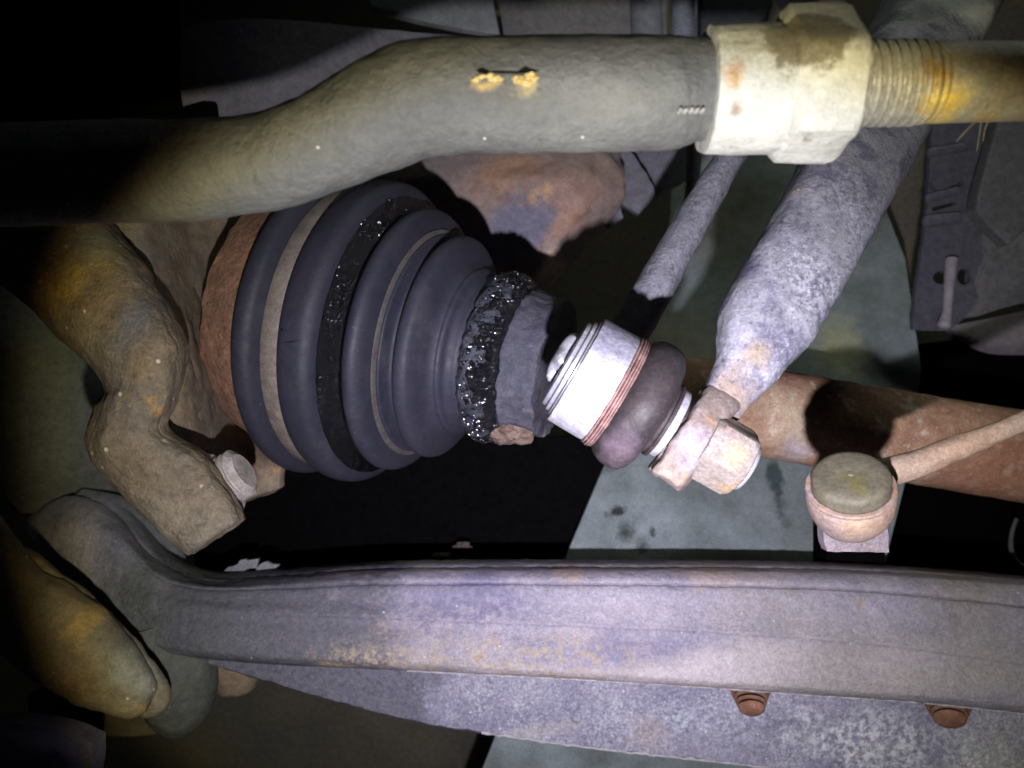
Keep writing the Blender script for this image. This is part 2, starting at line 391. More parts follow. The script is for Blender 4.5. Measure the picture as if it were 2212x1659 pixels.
m_edge_glint = material('worn_edge_glint', (0.46, 0.44, 0.45), (0.34, 0.31, 0.32), .5, 200, rust=(.4, .3, .22), rust_amt=.3, rust_scale=120, rough=.6, bump=.6)  # pale colour paints the crease highlight and the bright worn lower edge
def bead_line(U, Vv, Dd, r, amp_):
    P = [(u, v + amp_ * noise.noise(Vector((u * .06, 0, 0))), r * (1 + .9 * noise.noise(Vector((u * .05, 5, 0)))) , Dd) for u, v in crs(list(zip(U, Vv)), 30)]
    return loft(P, seg=8, spline=False)
V, F = bead_line([880, 1040, 1300, 1550, 1800, 2000, 2290], [1449, 1457, 1471, 1487, 1505, 1519, 1551], .3570, 2.2, 2.5)
link('crease_edge', V, F, m_edge_glint, ca, auto=90)
V, F = bead_line([1040, 1080, 1300, 1650, 2000, 2290], [1581, 1588, 1618, 1657, 1700, 1740], .3695, 3.0, 4)
link('lower_edge', V, F, m_edge_glint, ca, auto=90)
m_bolt = material('rusty_bolt', (0.30, 0.15, 0.095), (0.18, 0.08, 0.05), .6, 120, specks=(0.6, 0.38, 0.28), speck_amt=.5, rough=.75, bump=.6, bump_scale=500)
for bu, bv, br, tilt in ((1620, 1500, 45, 0.0), (2046, 1524, 53, 0.12)):
    r = br * K * .366; A = W(bu, bv - 12, .370); ax = Vector((-.14 - tilt, -0.66, 0.74)).normalized()
    P = [(-.004, r), (0, r), (.0012, r * .97)]; q = .0012; rr = .90
    for i in range(4): P += [(q + .0001, r * (rr - .26)), (q + .0009, r * (rr - .26)), (q + .0010, r * rr), (q + .0022, r * (rr - .04))]; q += .0022; rr -= .09
    P += [(q + .0008, r * .52), (q + .0014, r * .40), (q + .0016, r * .02)]
    bo = link('bolt', *lathe(A, ax, P, 36, rn=.02), m_bolt, ca, jit=.0001, jscale=300)
    q = .0012; rr = .90
    for i in range(4):
        link('thread_groove', *lathe(A, ax, [(q - .0002, r * (rr - .2)), (q + .0000, r * (rr - .03)), (q + .0007, r * (rr - .03)), (q + .0009, r * (rr - .2))], 36), m_black, bo); q += .0022; rr -= .09
# knob of ball-joint dust cap behind arm end, and lobes below it
m_lobe = material('casting_dusty', (0.10, 0.108, 0.095), (0.14, 0.14, 0.12), .5, 40, rough=.75, bump=.3, dots=(.5, .48, .4), dot_scale=200, dot_size=.07)
m_rub = material('rubber_grey', (0.105, 0.108, 0.115), (0.14, 0.14, 0.14), .4, 40, rough=.7, bump=.12)
V, F = lathe(W(270, 1205, .415), Vector((.55, .62, .30)), [(-.012, .030), (0, .0335), (.004, .034), (.007, .031), (.009, .024), (.010, .005)], 48)
V, F = loft(pairs([(150, 1095, 190, 1060), (190, 1170, 270, 1075), (240, 1225, 352, 1120), (300, 1265, 398, 1185), (340, 1280, 404, 1212)], .415), depth=.5, cap0=.4, cap1=.3)
link('ball_joint_boot', V, F, m_rub, None, label='smooth grey rubber ball joint boot squeezed beneath the brown eye', cat='rubber boot')
V, F = loft([(330, 1340, 92, .372), (365, 1440, 98, .374), (378, 1500, 88, .380), (372, 1540, 66, .386), (362, 1560, 40, .39)], depth=.8, cap1=.4)
link('lug', V, F, m_lobe, ca, jit=.0008, jscale=90)
V, F = loft([(480, 1380, 60, .40), (505, 1450, 56, .40), (510, 1480, 46, .40)], depth=.8, cap1=.5)
link('rear_lug', V, F, material('lug_brown', (0.21, 0.15, 0.10), (0.27, 0.21, 0.15), .5, 60, rough=.8), ca, jit=.0008, jscale=90)
V, F = relief([[(60, 1500, .40), (160, 1520, .40), (280, 1540, .40), (370, 1560, .402)], [(60, 1560, .40), (160, 1580, .395), (270, 1590, .395), (345, 1585, .40)], [(60, 1600, .41), (160, 1605, .41), (250, 1600, .41), (300, 1596, .41)]], .01)
link('skirt', V, F, material('skirt_brown', (0.09, 0.075, 0.045), (0.05, 0.04, 0.035), .5, 60, rough=.8), ca)
# ================================================================ lower knuckle lug (bottom left)
m_lug = material('lug_ochre', (0.23, 0.18, 0.11), (0.17, 0.155, 0.115), .6, 45, rust=(0.40, 0.25, 0.09), rust_amt=.35, rust_scale=60, dots=(.8, .62, .36), dot_scale=230, dot_size=.16,
    rough=.75, bump=.45, bump_scale=400, blobs=[((280, 1470, .31), 75, (0.27, 0.27, 0.22), .85, .7), ((190, 1330, .31), 60, (0.44, 0.29, 0.10), .7, .8, (1.8, .6), -45), ((170, 1500, .31), 70, (0.16, 0.09, 0.04), .6, .8)])
kl = thing('knuckle_lug', W(200, 1400, .27), 'ochre rusted lower lug with a rounded tip at bottom left', 'lug')
V, F = loft(pairs([(-160, 1250, -60, 1070), (-30, 1370, 60, 1215), (60, 1440, 160, 1278), (140, 1500, 240, 1345), (215, 1530, 305, 1425), (262, 1538, 338, 1480)], .322), depth=.7, cap1=.55, power=2.5)
link('body', V, F, m_lug, kl, jit=.0011, jscale=85)
V, F = loft(pairs([(-60, 1290, 70, 1200), (100, 1400, 190, 1285), (210, 1480, 285, 1380), (290, 1540, 352, 1468), (310, 1552, 356, 1500)], .330), depth=.6, cap1=.6, power=2.3)
link('lip', V, F, m_lug, kl, jit=.0009, jscale=90)
V, F = relief([[(-60, 1575, .30), (20, 1562, .30), (130, 1578, .302), (200, 1606, .306)], [(-60, 1620, .295), (20, 1615, .294), (120, 1630, .296), (200, 1640, .305)], [(-60, 1720, .30), (20, 1720, .30), (120, 1720, .30), (190, 1710, .31)]], .01)
link('bushing_sleeve', V, F, material('blue_grey', (0.16, 0.17, 0.27), (.12, .13, .2), .4, 40, rough=.6), None, label='blue-grey sleeve just showing at the bottom left corner', cat='sleeve')
# ================================================================ steering knuckle
m_kn = material('knuckle_cast', (0.20, 0.143, 0.088), (0.15, 0.13, 0.105), .7, 28, rust=(0.36, 0.215, 0.085), rust_amt=.20, rust_scale=40, specks=(0.33, 0.25, 0.16), speck_amt=.35,
    dots=(.62, .48, .34), dot_scale=230, dot_size=.20, rough=.75, bump=.8, bump_scale=520, pit=.3, pit_scale=300,
    blobs=[((150, 625, .27), 85, (0.40, 0.27, 0.07), .75, .9, (1.6, .7), -40), ((330, 790, .27), 45, (0.42, 0.27, 0.11), .7, .9), ((300, 690, .26), 50, (0.11, 0.115, 0.12), .8, .9, (1, 1.5), 35),
           ((210, 530, .27), 60, (0.17, 0.18, 0.15), .7, .9), ((400, 1120, .27), 110, (0.27, 0.22, 0.16), .7, .9), ((320, 1010, .27), 50, (0.13, 0.10, 0.07), .5, .9)])
m_kb = material('knuckle_back', (0.19, 0.135, 0.085), (0.125, 0.11, 0.098), .7, 24, rust=(0.38, 0.20, 0.10), rust_amt=.28, rust_scale=30, dots=(.5, .4, .3), dot_scale=200, dot_size=.07,
    rough=.78, bump=.4, bump_scale=380, pit=.25, pit_scale=90,
    blobs=[((380, 590, .36), 80, (0.36, 0.19, 0.09), .7, .9, (.8, 1.6)), ((420, 880, .36), 75, (0.12, 0.12, 0.125), .8, .9, (.7, 1.4), 20), ((560, 1040, .36), 55, (0.27, 0.215, 0.14), .9, .9), ((330, 660, .36), 40, (0.15, 0.15, 0.14), .7, .9)])
kn = thing('steering_knuckle', W(380, 800, .33), 'brown cast steering knuckle with a curved arm at left beneath the tie rod', 'knuckle')
V, F = relief([[(190, 430, .300), (300, 430, .305), (430, 440, .345), (560, 440, .37), (640, 440, .38)],
               [(240, 520, .296), (330, 540, .304), (430, 560, .340), (520, 560, .368), (640, 560, .38)],
               [(280, 690, .290), (370, 690, .300), (430, 700, .330), (500, 700, .37), (640, 700, .38)],
               [(320, 830, .285), (400, 820, .298), (440, 830, .318), (520, 850, .368), (640, 850, .38)],
               [(290, 920, .282), (390, 920, .294), (450, 930, .312), (540, 950, .350), (640, 960, .37)],
               [(300, 1010, .285), (400, 1020, .298), (480, 1030, .320), (560, 1030, .345), (606, 1020, .352)],
               [(380, 1070, .31), (440, 1080, .320), (500, 1085, .334), (565, 1068, .348), (602, 1052, .352)],
               [(400, 1080, .33), (440, 1090, .34), (500, 1092, .35), (563, 1074, .36), (604, 1056, .36)]], .008, nu=12, nv=10, wob=.0009, wsc=120)
link('body', V, F, m_kb, kn, jit=.0007, jscale=130, auto=60)
def swell(L, D, bulge, thick, ns=(-1, -.97, -.9, -.75, -.5, 0, .5, .75, .9, .97, 1), p=2.4, **kw):
    rows = []
    for q in ns:
        rows.append([(a + (c - a) * (q + 1) / 2, b + (d - b) * (q + 1) / 2, Dd - bg * (max(0, 1 - abs(q) ** p)) ** (1 / p)) for (a, b, c, d), Dd, bg in zip(L, D, bulge)])
    return relief(rows, thick, **kw)
V, F = swell([(-150, 500, 20, 330), (-70, 545, 150, 390), (0, 610, 240, 490), (105, 708, 318, 590), (222, 828, 386, 720), (203, 880, 390, 800), (187, 935, 374, 860), (190, 985, 352, 925), (246, 1056, 432, 978), (325, 1130, 486, 1052), (395, 1192, 518, 1118), (410, 1199, 519, 1129)],
             [.30, .298, .295, .288, .28, .278, .276, .274, .272, .270, .268, .276], [.030, .030, .03, .028, .024, .022, .02, .017, .014, .012, .010, .009], .004, nu=12, nv=5, wob=.0006, wsc=90, p=2.8)
link('arm', V, F, m_kn, kn, jit=.0009, jscale=95, auto=60)
m_edge = material('nut_grey', (0.30, 0.26, 0.245), (0.42, 0.37, 0.36), .5, 120, rust=(.3, .2, .15), rust_amt=.2, rough=.65, bump=.4, pit=.2)
A = W(452, 1062, .280); ax = Vector((.86, .51, .10)).normalized()
r = 78 * K * .287
bs = thing('stud_nut', A, 'pale grey stud nut poking out of the brown knuckle eye', 'nut')
link('nut', *lathe(A, ax, [(-.008, r * .95), (0, r), (.003, r * 1.0), (.0055, r * .95), (.007, r * .84)], 40, rn=.02), m_edge, bs)
P = [(.0065, r * .72)]; q = .007
for i in range(3): P += [(q, r * .62), (q + .0008, r * .70), (q + .0016, r * .70), (q + .0022, r * .6)]; q += .0024
P += [(q + .001, r * .5), (q + .0012, r * .05)]
link('stud', *lathe(A, ax, P, 36), m_edge, bs)
# backing plate behind, far left
m_shield = material("shield_green", (0.10, 0.108, 0.102), (0.135, 0.14, 0.132), .5, 22, rough=.75, bump=.3, dots=(.35, .33, .3), dot_scale=220, dot_size=.06, blobs=[((120, 760, .42), 110, (0.14, 0.15, 0.09), .5, .9)])
V, F = relief([[(-200, 560, .40), (0, 600, .41), (120, 700, .42), (260, 780, .43), (420, 760, .45)], [(-200, 700, .395), (0, 760, .40), (120, 820, .408), (250, 880, .42), (420, 900, .44)],
               [(-200, 950, .40), (0, 960, .402), (120, 980, .408), (240, 1000, .42), (420, 1000, .44)], [(-200, 1120, .42), (0, 1110, .42), (120, 1110, .425), (250, 1120, .435), (420, 1120, .45)]], .006, nu=10, nv=10)
link('splash_shield', V, F, m_shield, None, label='dull green-grey splash shield behind the knuckle arm at far left', cat='shield')
# ================================================================ tie rod
m_tie = material('tie_rod_steel', (0.138, 0.138, 0.142), (0.165, 0.163, 0.158), .6, 34, rust=(0.19, 0.17, 0.14), rust_amt=.12, rust_scale=80, dots=(.7, .68, .62), dot_scale=190, dot_size=.10,
    rough=.5, bump=.75, bump_scale=560, spec=.4, fine=.16, pit=.12, pit_scale=420,
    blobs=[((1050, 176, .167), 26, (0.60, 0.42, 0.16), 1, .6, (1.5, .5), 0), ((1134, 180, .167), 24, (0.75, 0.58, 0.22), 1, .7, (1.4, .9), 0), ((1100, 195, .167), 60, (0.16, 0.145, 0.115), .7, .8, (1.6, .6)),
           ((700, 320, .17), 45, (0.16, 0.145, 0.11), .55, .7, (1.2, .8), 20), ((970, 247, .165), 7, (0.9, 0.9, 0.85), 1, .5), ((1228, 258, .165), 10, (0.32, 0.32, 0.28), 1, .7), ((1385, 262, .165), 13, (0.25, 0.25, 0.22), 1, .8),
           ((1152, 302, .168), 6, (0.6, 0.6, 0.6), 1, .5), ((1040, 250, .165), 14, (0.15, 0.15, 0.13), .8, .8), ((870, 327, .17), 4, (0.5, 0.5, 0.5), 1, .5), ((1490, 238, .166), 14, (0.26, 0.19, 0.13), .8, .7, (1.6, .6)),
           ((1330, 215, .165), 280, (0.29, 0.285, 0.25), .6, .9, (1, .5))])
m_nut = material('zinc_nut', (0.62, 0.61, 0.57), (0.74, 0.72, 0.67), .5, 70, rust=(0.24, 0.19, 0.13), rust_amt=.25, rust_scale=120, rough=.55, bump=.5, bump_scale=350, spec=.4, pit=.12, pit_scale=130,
    blobs=[((1580, 168, .17), 34, (0.52, 0.26, 0.09), .9, .8), ((1595, 235, .17), 20, (0.30, 0.18, 0.11), .6, .8), ((1545, 290, .17), 30, (0.42, 0.31, 0.16), .6, .9, (.7, 1.4)), ((1755, 70, .165), 92, (0.20, 0.175, 0.125), .97, .28, (1.1, .85)), ((1600, 100, .17), 70, (0.40, 0.37, 0.30), .7, .8)])  # brown grime on the upper facet, darkened further to paint its shade
m_thr = material('zinc_thread', (0.36, 0.34, 0.30), (0.44, 0.41, 0.34), .5, 90, rough=.42, metal=.25, bump=.35, spec=.5, rust=(.26, .17, .08), rust_amt=.12,
    blobs=[((2075, 205, .17), 70, (0.70, 0.48, 0.07), .9, .8), ((2040, 130, .17), 55, (0.36, 0.20, 0.03), .85, .8), ((2190, 235, .17), 60, (0.40, 0.22, 0.05), .8, .9)])
tr = thing('tie_rod', W(1200, 205, .18), 'thick grey tie rod with a bend, locknut and thread across the top', 'tie rod')
DT = .182
st = [(-200, 385, 108, .205), (0, 380, 108, .201), (200, 373, 109, .197), (400, 369, 107, .193), (500, 361, 104, .191), (590, 347, 103, .189), (665, 321, 104, .187), (735, 292, 108, .186), (810, 254, 116, .1845), (880, 224, 121, .1835), (950, 211, 121, DT), (1040, 207, 120, DT), (1200, 205, 120, DT), (1420, 202, 119, DT), (1466, 199, 113, DT), (1500, 195, 106, DT), (1545, 194, 106, DT)]
V, F = loft(st, seg=72, n=9)
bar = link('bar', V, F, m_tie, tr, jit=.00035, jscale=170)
def on_bar(u, v, lift=0.0):
    import bisect
    P = crs(st, 9); j = min(range(len(P)), key=lambda i: abs(P[i][0] - u)); c = P[j]
    dv = max(-.98, min(.98, (v - c[1]) / c[2])); Dd = c[3] - c[2] * K * c[3] * math.sqrt(1 - dv * dv) * 1.0 - lift
    # keep the picture position at the new depth
    return W(u, c[1] + (v - c[1]) * 1.0, Dd)
m_flake = material('ochre_flake', (0.72, 0.50, 0.18), (0.8, 0.62, 0.3), .5, 300, rough=.7, bump=.5)
pr = []
for (u, v, a, b, s) in ((1030, 184, 16, 8, 1), (1050, 178, 20, 10, 2), (1070, 183, 18, 8, 3), (1118, 184, 14, 10, 4), (1136, 184, 20, 14, 5), (1150, 178, 18, 12, 6)):
    pr.append(lump(on_bar(u, v - 9, -.0005), a * 1.1 * K * .17, b * 1.15 * K * .17, .0016, s, .45))
V, F = merge(pr); link('rust_flake', V, F, m_flake, tr)
V, F = merge([lump(on_bar(1045, 158, .0006), 17 * K * .17, 7 * K * .17, .0014, 4, .5), lump(on_bar(1095, 158, .0006), 50 * K * .17, 3 * K * .17, .001, 5, .4), lump(on_bar(1140, 156, .0006), 24 * K * .17, 5 * K * .17, .0012, 6, .6)])  # near-black lumps paint the shadow line above the flakes
link('crevice_shade', V, F, material('crevice_shade_black', (0.012, 0.008, 0.006), rough=.9, spec=.05), tr)
pr = []
for i in range(5):
    u = 1468 + i * 12
    pr.append(lump(on_bar(u, 240, -.0003), 5 * K * .17, 3.6 * K * .17, .0017, i + 9, .4, 8))
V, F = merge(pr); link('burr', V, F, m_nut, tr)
X = Vector((1, 0.014, 0)).normalized()
A = W(1521, 196, DT); px = K * DT
P = [(0, 100), (0, 126), (2, 131), (8, 133), (60, 134), (120, 134), (150, 134), (165, 130), (168, 100)]
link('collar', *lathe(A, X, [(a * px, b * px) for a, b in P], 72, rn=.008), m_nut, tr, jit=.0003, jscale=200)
# hex nut with rounded corners
A = W(1672, 186, DT)
def hexring(A, d, t, R, rnd, seg=96, ph=math.radians(10)):
    d = d.normalized(); b = Vector((0, 1, 0)); b = (b - d * b.dot(d)).normalized(); nn = d.cross(b)
    if nn.z < 0: nn = -nn
    o = []
    for j in range(seg):
        a = 2 * math.pi * j / seg
        k = (a - ph + math.pi / 6) % (math.pi / 3) - math.pi / 6      # angle from nearest vertex
        rh = R * math.cos(math.pi / 6) / math.cos(math.pi / 6 - abs(k))
        rr = min(rh, R * rnd)
        o.append(A + d * t + nn * (math.cos(a) * rr) + b * (math.sin(a) * rr))
    return o
HP = [(-4, 120, .9), (0, 146, .92), (6, 158, .94), (16, 166, .965), (70, 169, .97), (126, 169, .97), (140, 165, .95), (149, 156, .93), (154, 144, .92), (155, 100, .9)]
rings = [hexring(A, X, t * px, R * px, rd) for t, R, rd in HP]   # corners slightly rounded
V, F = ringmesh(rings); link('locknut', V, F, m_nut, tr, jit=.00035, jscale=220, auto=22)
# helical thread
A = W(1815, 182, DT)
seg = 56; pitch = 21.0; per = 12; turns = 9.8
rings = []
nr = int(turns * per)
d = X; b = d.cross(Vector((0, 0, 1))).normalized(); nn = b.cross(d).normalized()
for i in range(nr + 1):
    R = []
    for j in range(seg):
        a = 2 * math.pi * j / seg
        x = i * pitch / per
        f = ((x / pitch + j / seg) % 1.0)
        h = 1 - abs(2 * f - 1); h = min(1, h * 1.5) ** .8
        fade = min(1, max(0, (200 - x) / 40.0))
        r = (76 + 14 * h * fade + (1 - fade) * 7) * (1 + .006 * noise.noise(Vector((x * .2, a * 3, 0))))
        R.append(A + d * (x * px) + b * (math.cos(a) * r * px) + nn * (math.sin(a) * r * px))
    rings.append(R)
V, F = ringmesh(rings); link('thread', V, F, m_thr, tr, auto=80)
P = [(200, 60), (200, 83), (204, 84.5), (260, 84), (330, 82), (500, 80), (700, 80)]
link('shank', *lathe(A, X, [(a * px, b_ * px) for a, b_ in P], 64, rn=.006), m_thr, tr, jit=.0002, jscale=180)
# ================================================================ drive shaft and torn boot
P0 = W(810, 719, .3515); P1 = W(1072, 771, .333); AX = (P1 - P0).normalized()
def ax_at(u):                     # axis point whose picture column is u
    lo, hi = -.3, .3
    for _ in range(50):
        mid = (lo + hi) / 2; p = P0 + AX * mid; uu = p.x / (K * (HC - p.z)) + 1106
        if uu < u: lo = mid
        else: hi = mid
    return lo, HC - (P0 + AX * lo).z
def prof(L): 
    o = []
    for u, r in L:
        t, D = ax_at(u); o.append((t, r * K * D))
    return o
def smooth_prof(L, n=5): return prof(crs(L, n))
m_boot = material('boot_rubber', (0.022, 0.022, 0.034), (0.031, 0.030, 0.042), .4, 34, rough=.62, bump=.16, bump_scale=700, spec=.35, dots=(.26, .26, .3), dot_scale=330, dot_size=.06, fine=.14, rough_var=.1,
    blobs=[((690, 720, .36), 120, (0.062, 0.062, 0.074), .6, .9), ((870, 780, .32), 8, (0.12, 0.12, 0.12), .6, .9, (4, .15), 0), ((632, 738, .29), 26, (0.004, 0.004, 0.005), .95, .5, (1.2, .07), -6), ((606, 712, .29), 6, (0.004, 0.004, 0.004), .9, .6), ((600, 690, .29), 120, (0.02, 0.02, 0.026), .7, .9, (.10, 1.3), 10), ((720, 940, .30), 60, (0.06, 0.058, 0.062), .6, .9, (.8, 1.6), 30), ((920, 700, .31), 60, (0.055, 0.053, 0.06), .6, .9, (.5, 1.8), 0), ((835, 760, .31), 40, (0.06, 0.056, 0.052), .5, .9, (.3, 2), 0)])
m_grease = material('grease_black', (0.003, 0.003, 0.005), rough=.2, bump=1.0, bump_scale=1200, spec=.35, fine=.0, coat=0.0, rough_var=.08, mott=900)
m_hub = material('hub_rust', (0.27, 0.14, 0.085), (0.17, 0.09, 0.06), .6, 90, rust=(0.10, 0.05, 0.035), rust_amt=.25, rust_scale=170, specks=(0.50, 0.30, 0.2), speck_amt=.4, rough=.85, bump=1.0, bump_scale=330, pit=.4, pit_scale=190)
m_band = material('clamp_band', (0.15, 0.125, 0.105), (0.10, 0.09, 0.08), .6, 60, rust=(.26, .17, .12), rust_amt=.25, rough=.6, bump=.3, stretch=((0, 0, 0), (1, .3, 1)))
m_cuff = material('cuff_greasy', (0.038, 0.039, 0.052), (0.035, 0.036, 0.05), .6, 200, rust=(0.006, 0.006, 0.008), rust_amt=.5, rust_scale=240, rough=.55, bump=.9, bump_scale=400, spec=.4, pit=.5, pit_scale=140)
ds = thing('drive_shaft', P0, 'rusty drive shaft with torn ribbed rubber boot crossing the middle', 'drive shaft')
link('joint_housing', *lathe(P0, AX, prof([(560, 150), (596, 222), (606, 236), (612, 252), (616, 260), (624, 262), (650, 274), (680, 284), (706, 291), (722, 286)]), 96, rn=.012, rscale=9), m_hub, ds, jit=.0009, jscale=230)
BP = [(702, 280), (706, 300), (712, 315), (722, 323), (734, 324), (744, 318), (750, 304), (754, 292), (760, 290), (775, 289), (784, 291), (788, 303), (794, 314), (808, 321), (826, 323), (840, 321), (850, 312), (855, 296), (858, 268),
      (862, 254), (868, 248), (876, 252), (884, 266), (892, 278), (902, 283), (912, 280), (920, 268), (925, 246), (927, 236), (931, 234), (937, 235), (940, 222), (944, 209), (950, 206), (956, 214), (960, 229), (967, 238), (977, 240), (987, 236), (995, 222), (1001, 203), (1007, 188), (1015, 180), (1021, 180), (1026, 176), (1031, 166), (1040, 160), (1048, 158), (1055, 152)]
boot = link('boot', *lathe(P0, AX, smooth_prof(BP, 4), 128, rn=.004, rscale=2), m_boot, ds, auto=80)
link('clamp_band', *lathe(P0, AX, prof([(755, 290), (755, 301), (758, 303), (781, 301), (784, 299), (784, 288)]), 128), m_band, ds)
V, F = lathe(P0, AX, prof(crs([(855.5, 298), (857, 293), (858.5, 284), (861, 272), (865, 261), (870, 256), (878, 261), (884, 268), (889, 274)], 4)), 240, rn=.004, rscale=30)
gring = link('grease_ring', V, F, m_grease, ds, jit=.0001, jscale=900)
link('rib', *lathe(P0, AX, prof([(925, 232), (926.5, 243), (928, 245), (930.5, 245), (932, 241), (932.5, 232)]), 128), material('rib_dusty', (0.075, 0.068, 0.062), (.055, .052, .052), .5, 60, rough=.75), ds)
m_bead = material('grease_bead', (0.006, 0.006, 0.009), rough=.12, spec=1.0, bump=0, fine=0, coat=1.0, rough_var=.04)
def beads(L, n, seed, amin, amax, smin=.00018, smax=.00042):
    rnd = random.Random(seed); pr = []
    d = AX.normalized(); b = d.cross(Vector((0, 0, 1))).normalized(); nn = b.cross(d).normalized()
    Q = prof(crs(L, 6))
    for _ in range(n):
        f = rnd.random() * (len(Q) - 1.001); i = int(f); f -= i
        t = Q[i][0] * (1 - f) + Q[i + 1][0] * f; r = Q[i][1] * (1 - f) + Q[i + 1][1] * f
        a = math.radians(rnd.uniform(amin, amax))
        if noise.noise(Vector((math.cos(a) * 11 + 3.3, math.sin(a) * 11 + 1.7, t * 500))) < -.12: continue
        p = P0 + d * t + b * (math.cos(a) * r) + nn * (math.sin(a) * r)
        s_ = rnd.uniform(smin, smax)
        pr.append(lump(p, s_ * rnd.uniform(.8, 1.6), s_ * rnd.uniform(.8, 1.4), s_, rnd.random() * 50, .5, 5))
    return merge(pr)
V, F = beads([(859, 303), (861, 294), (864, 283), (869, 272), (877, 268)], 650, 3, 50, 160, .0002, .00045)
link('grease_beads', V, F, m_bead, gring, kind='stuff')
def tear(i, a):
    return (0.0016 * noise.noise(Vector((math.cos(a) * 5, math.sin(a) * 5, 2))) + .0010 * noise.noise(Vector((math.cos(a) * 14, math.sin(a) * 14, 5)))) * (0.2 if i < 5 else (1.0 if i > 20 else .5))
def tear2(i, a):
    return (0.005 * noise.noise(Vector((math.cos(a) * 3, math.sin(a) * 3, 9))) + .0016 * noise.noise(Vector((math.cos(a) * 12, math.sin(a) * 12, 7)))) * (1.0 if i < 6 else .15)
link('boot_cuff', *lathe(P0, AX, prof(crs([(1052, 150), (1056, 162), (1062, 175), (1070, 182), (1082, 184), (1096, 183), (1108, 179), (1114, 171), (1112, 160)], 4)), 200, rn=.02, rscale=7, tn=tear), m_cuff, ds, jit=.0006, jscale=330)
gs_ = link('grease', *lathe(P0, AX, prof(crs([(1074, 180), (1088, 184), (1102, 182), (1116, 174), (1128, 162), (1138, 150), (1150, 142)], 6)), 220, rn=.03, rscale=12), m_grease, ds, jit=.0007, jscale=330)
V, F = beads([(1070, 184), (1085, 186), (1100, 184), (1116, 175), (1130, 162)], 1000, 5, -30, 200, .00018, .0005)
link('grease_beads', V, F, m_bead, gs_, kind='stuff')
m_stub = material('cuff_dusty', (0.068, 0.067, 0.085), (0.045, 0.045, 0.058), .5, 60, rough=.75, bump=.7, bump_scale=350, spec=.25, pit=.35, pit_scale=110, rust=(.15, .13, .13), rust_amt=.2)
link('boot_collar', *lathe(P0, AX, prof(crs([(1130, 140), (1128, 152), (1134, 158), (1146, 156), (1165, 152), (1185, 151), (1198, 150), (1203, 144), (1204, 120)], 4)), 160, rn=.015, rscale=7, tn=tear2), m_stub, ds, jit=.0007, jscale=200)
m_shaft = material('shaft_rust', (0.42, 0.245, 0.15), (0.26, 0.135, 0.08), .8, 70, rust=(0.56, 0.43, 0.32), rust_amt=.45, rust_scale=110, specks=(0.75, 0.58, 0.48), speck_amt=.6, rough=.75, bump=.5, bump_scale=420,
    blobs=[((1700, 900, .38), 110, (0.46, 0.38, 0.26), .75, .9), ((1730, 975, .38), 50, (0.42, 0.38, 0.44), .7, .9), ((2100, 1000, .40), 170, (0.34, 0.155, 0.09), .7, .9), ((1680, 810, .40), 60, (0.36, 0.17, 0.11), .6, .8)], dots=(.8, .65, .55), dot_scale=210, dot_size=.07)
V, F = loft([(1195, 812, 92, .335), (1350, 842, 93, .36), (1500, 868, 94, .385), (1640, 890, 96, .40), (1900, 934, 97, .405), (2100, 968, 98, .405), (2400, 1018, 100, .405), (3000, 1120, 103, .405)], seg=64, n=10)
link('shaft', V, F, m_shaft, ds, jit=.0005, jscale=130)
# lit stone-like rust lump below the collar
V, F = lump(W(1102, 922, .322), .0115, .0066, .008, 3, .35, 20)
link('rust_lump', V, F, material('lump_tan', (0.10, 0.062, 0.048), (.22, .16, .125), .6, 160, rough=.7, bump=.6), ds)
# ================================================================ stabiliser link
LD = .232; lk = K * LD
L0 = W(1244, 797, LD); LX = Vector((.864, -.503, 0.03)).normalized()
m_sil = material('link_zinc', (0.42, 0.415, 0.45), (0.30, 0.297, 0.335), .5, 90, specks=(0.6, 0.59, 0.66), speck_amt=.5, rough=.45, metal=.15, bump=.45, bump_scale=450, spec=.5, pit=.15, pit_scale=260,
    blobs=[((1345, 725, .21), 90, (0.22, 0.215, 0.28), .9, .8, (1.3, .8), 0), ((1270, 930, .21), 30, (0.30, 0.295, 0.33), .7, .9)])
m_bright = material('bright_zinc', (0.55, 0.55, 0.60), (0.45, 0.45, 0.5), .4, 100, rough=.3, metal=.6, bump=.15, spec=.5)
m_cop = material('copper_rust', (0.27, 0.155, 0.135), (0.18, 0.115, 0.11), .5, 150, specks=(.6, .36, .3), speck_amt=.4, rough=.65, bump=.5, stretch=((0, 0, 0), (1, 1, 1)))
m_bush = material('bush_rubber', (0.034, 0.024, 0.021), (0.030, 0.026, 0.031), .6, 60, rough=.6, bump=.22, bump_scale=500, spec=.3, specks=(.13, .11, .13), speck_amt=.3,
    blobs=[((1340, 970, .22), 60, (0.11, 0.08, 0.10), .7, .9)])
m_link = material('link_forged', (0.22, 0.165, 0.13), (0.185, 0.16, 0.165), .6, 60, rust=(0.29, 0.19, 0.115), rust_amt=.42, rust_scale=90, specks=(0.40, 0.36, 0.37), speck_amt=.5, rough=.6, bump=.5, bump_scale=450,
    blobs=[((1480, 960, .23), 60, (0.30, 0.27, 0.33), .8, .9), ((1440, 1025, .23), 40, (0.32, 0.24, 0.18), .7, .9)])
sl = thing('stabiliser_link', L0, 'silver and rust stabiliser link end with rubber bushing, bolted at centre', 'link')
def L(t_, r_): return (t_ * lk, r_ * lk)
link('housing', *lathe(L0, LX, [L(-1, 60), L(-1, 118), L(1, 124), L(6, 126), L(40, 126), L(80, 126), L(86, 125), L(86, 60)], 96, rn=.004), m_sil, sl, jit=.0002, jscale=200)
link('washer', *lathe(L0, LX, [L(-16, 30), L(-16, 104), L(-14, 108), L(-8, 108), L(-6, 104), L(-6, 30)], 80), m_bright, sl)
